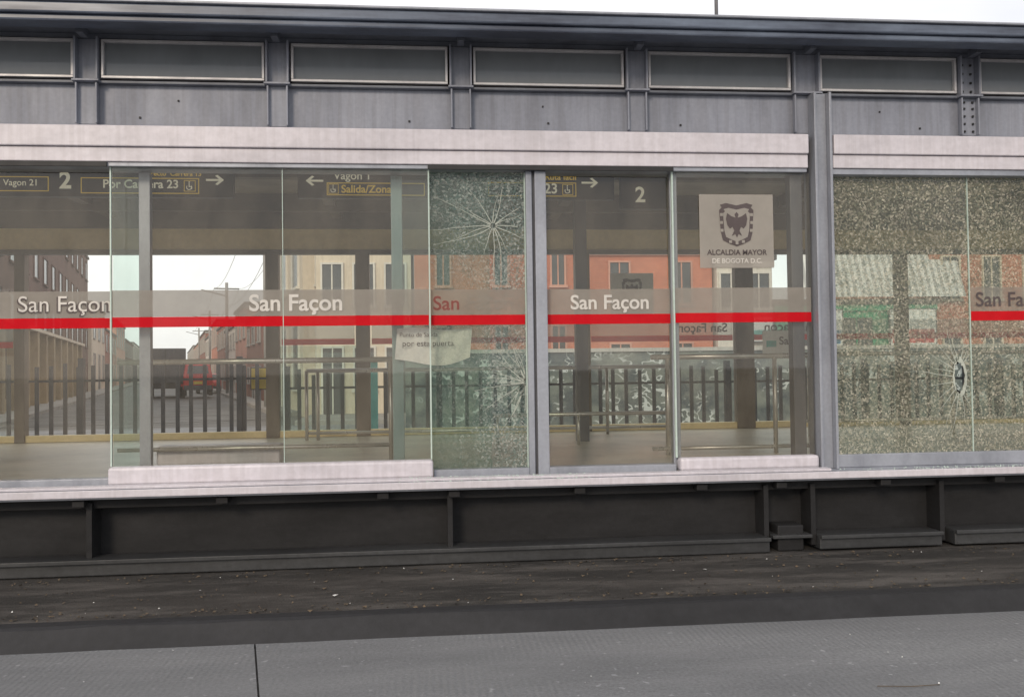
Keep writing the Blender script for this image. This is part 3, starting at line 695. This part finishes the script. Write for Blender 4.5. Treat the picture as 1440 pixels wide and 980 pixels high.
def car(name,ox,oy,paint,k=1.0):
    T=S@Matrix.Translation((ox,oy,0))@Matrix.Diagonal((1,1,k,1)); e=empty(name,tuple(S@V((ox,oy,0))))
    prof=[(-2.0,.35),(-2.05,.8),(-1.9,.98),(-1.35,1.02),(-.95,1.42),(.45,1.45),(1.05,.98),(1.85,.86),(2.0,.6),(1.98,.35)]
    if k>1: prof=[(-2.0,.35),(-2.05,.8),(-2.02,1.0),(-1.95,1.42),(-1.7,1.5),(.9,1.5),(1.4,1.05),(2.0,.86),(2.1,.6),(2.08,.35)]
    w=.83; vs=[];n=len(prof)
    for s in (-1,1):
        for (y,z) in prof: vs.append((s*(w-(.14 if z>1.2 else 0)),y,z))
    fs=[tuple(range(n))[::-1],tuple(range(n,2*n))]+[(i,(i+1)%n,n+(i+1)%n,n+i) for i in range(n)]
    o=mesh('body',vs,fs,paint,e,T); m=o.modifiers.new('b','BEVEL'); m.width=.05;m.segments=3
    if k>1: mesh('rear_window',[(-.6,-2.06,1.05),(.6,-2.06,1.05),(.55,-1.99,1.38),(-.55,-1.99,1.38)],[(0,1,2,3)],'win',e,T)
    else: mesh('rear_window',[(-.6,-1.36,1.05),(.6,-1.36,1.05),(.55,-1.02,1.38),(-.55,-1.02,1.38)],[(0,1,2,3)],'win',e,T)
    for s in (-1,1):
        mesh('side_window',[(s*.84,-1.1,1.04),(s*.84,.8,1.04),(s*.72,.42,1.40),(s*.72,-.85,1.40)],[(0,1,2,3)],'win',e,T)
    boxes('tail_lamps',[(-.78,-.55,-2.07,-2.0,.75,.9),(.55,.78,-2.07,-2.0,.75,.9)],'lamp_r',e,T=T)
    box('bumper',-.8,.8,-2.12,-2.0,.35,.55,'truck',e,.02,T=T); box('plate',-.25,.25,-2.08,-2.055,.6,.72,'yelp',e,T=T)
    tubes('wheels',[(T@V((s*.85,y,.32)),T@V((s*.62,y,.32))) for s in (-1,1) for y in (-1.25,1.3)],.32,'tyre',e,20)
car('red_van',1.5,58,'redcar',1.4); car('red_car',2.6,70,'redcar')
T=S@Matrix.Translation((-.3,60,0)); e=empty('truck',tuple(S@V((-.3,60,0))))
box('cargo_box',-1.15,1.15,-3,2.2,.9,3.0,'truck',e,.04,T=T); box('cab',-1.05,1.05,2.3,4.0,.5,2.5,'truck',e,.12,T=T); box('rear_door_seam',-.02,.02,-3.02,-3.0,.95,2.9,'black',e,T=T)
box('chassis',-1.0,1.0,-3,3.9,.6,.88,'black',e,T=T); boxes('tail_lamps',[(-1.1,-.85,-3.04,-2.98,.7,.85),(.85,1.1,-3.04,-2.98,.7,.85)],'lamp_r',e,T=T)
tubes('wheels',[(T@V((s*1.1,y,.45)),T@V((s*.75,y,.45))) for s in (-1,1) for y in (-2,3.1)],.45,'tyre',e,20)

# ------------------------------------------------------------------ world + sun
w=bpy.data.worlds.new('World'); sc.world=w; w.use_nodes=True; nt=w.node_tree; nt.nodes.clear()
o=N(nt,'ShaderNodeOutputWorld'); bg=N(nt,'ShaderNodeBackground'); sky=N(nt,'ShaderNodeTexSky'); sky.sky_type='NISHITA'; sky.sun_disc=False
EL,ROT=25,205
sky.sun_elevation=math.radians(EL); sky.sun_rotation=math.radians(ROT)
tc=N(nt,'ShaderNodeTexCoord'); mp=N(nt,'ShaderNodeMapping'); mp.inputs['Scale'].default_value=(1,1,3); nt.links.new(tc.outputs['Generated'],mp.inputs[0])
f=noise(nt,mp.outputs[0],2.2,4,.55)
cl=ramp(nt,f,[(.3,(7.1,7.1,7.4)),(.7,(9.8,9.5,9.2))])
mxw=mixc(nt,.88,sky.outputs[0],cl)
nt.links.new(mxw,bg.inputs[0]); bg.inputs[1].default_value=.138; nt.links.new(bg.outputs[0],o.inputs[0])
sd=bpy.data.lights.new('sun','SUN'); sd.energy=1.5; sd.angle=math.radians(14); sd.color=(1,.84,.66)
so=bpy.data.objects.new('sun',sd); col.objects.link(so)
az=math.radians(ROT)
dirv=V((math.sin(az)*math.cos(math.radians(EL)),math.cos(az)*math.cos(math.radians(EL)),math.sin(math.radians(EL))))
so.rotation_euler=dirv.to_track_quat('Z','Y').to_euler(); so.location=dirv*40

# ------------------------------------------------------------------ camera
cd=bpy.data.cameras.new('camera'); cam=bpy.data.objects.new('camera',cd); col.objects.link(cam)
cd.sensor_width=36; cd.lens=36*1247/1440; cd.clip_end=2000; cd.clip_start=.05
th=math.radians(5.65);p=math.radians(1.33);r=math.asin(.0135)
fw=V((math.sin(th)*math.cos(p),math.cos(th)*math.cos(p),math.sin(p)))
R0=fw.cross(V((0,0,1))).normalized(); U0=R0.cross(fw)
Rr=R0*math.cos(r)-U0*math.sin(r); Ur=U0*math.cos(r)+R0*math.sin(r)
m3=Matrix((Rr,Ur,-fw)).transposed().to_4x4()
cam.matrix_world=Matrix.Translation((0,-6.6,1.48))@m3
sc.camera=cam
sc.view_settings.view_transform='Standard'; sc.view_settings.look='None'; sc.view_settings.exposure=0
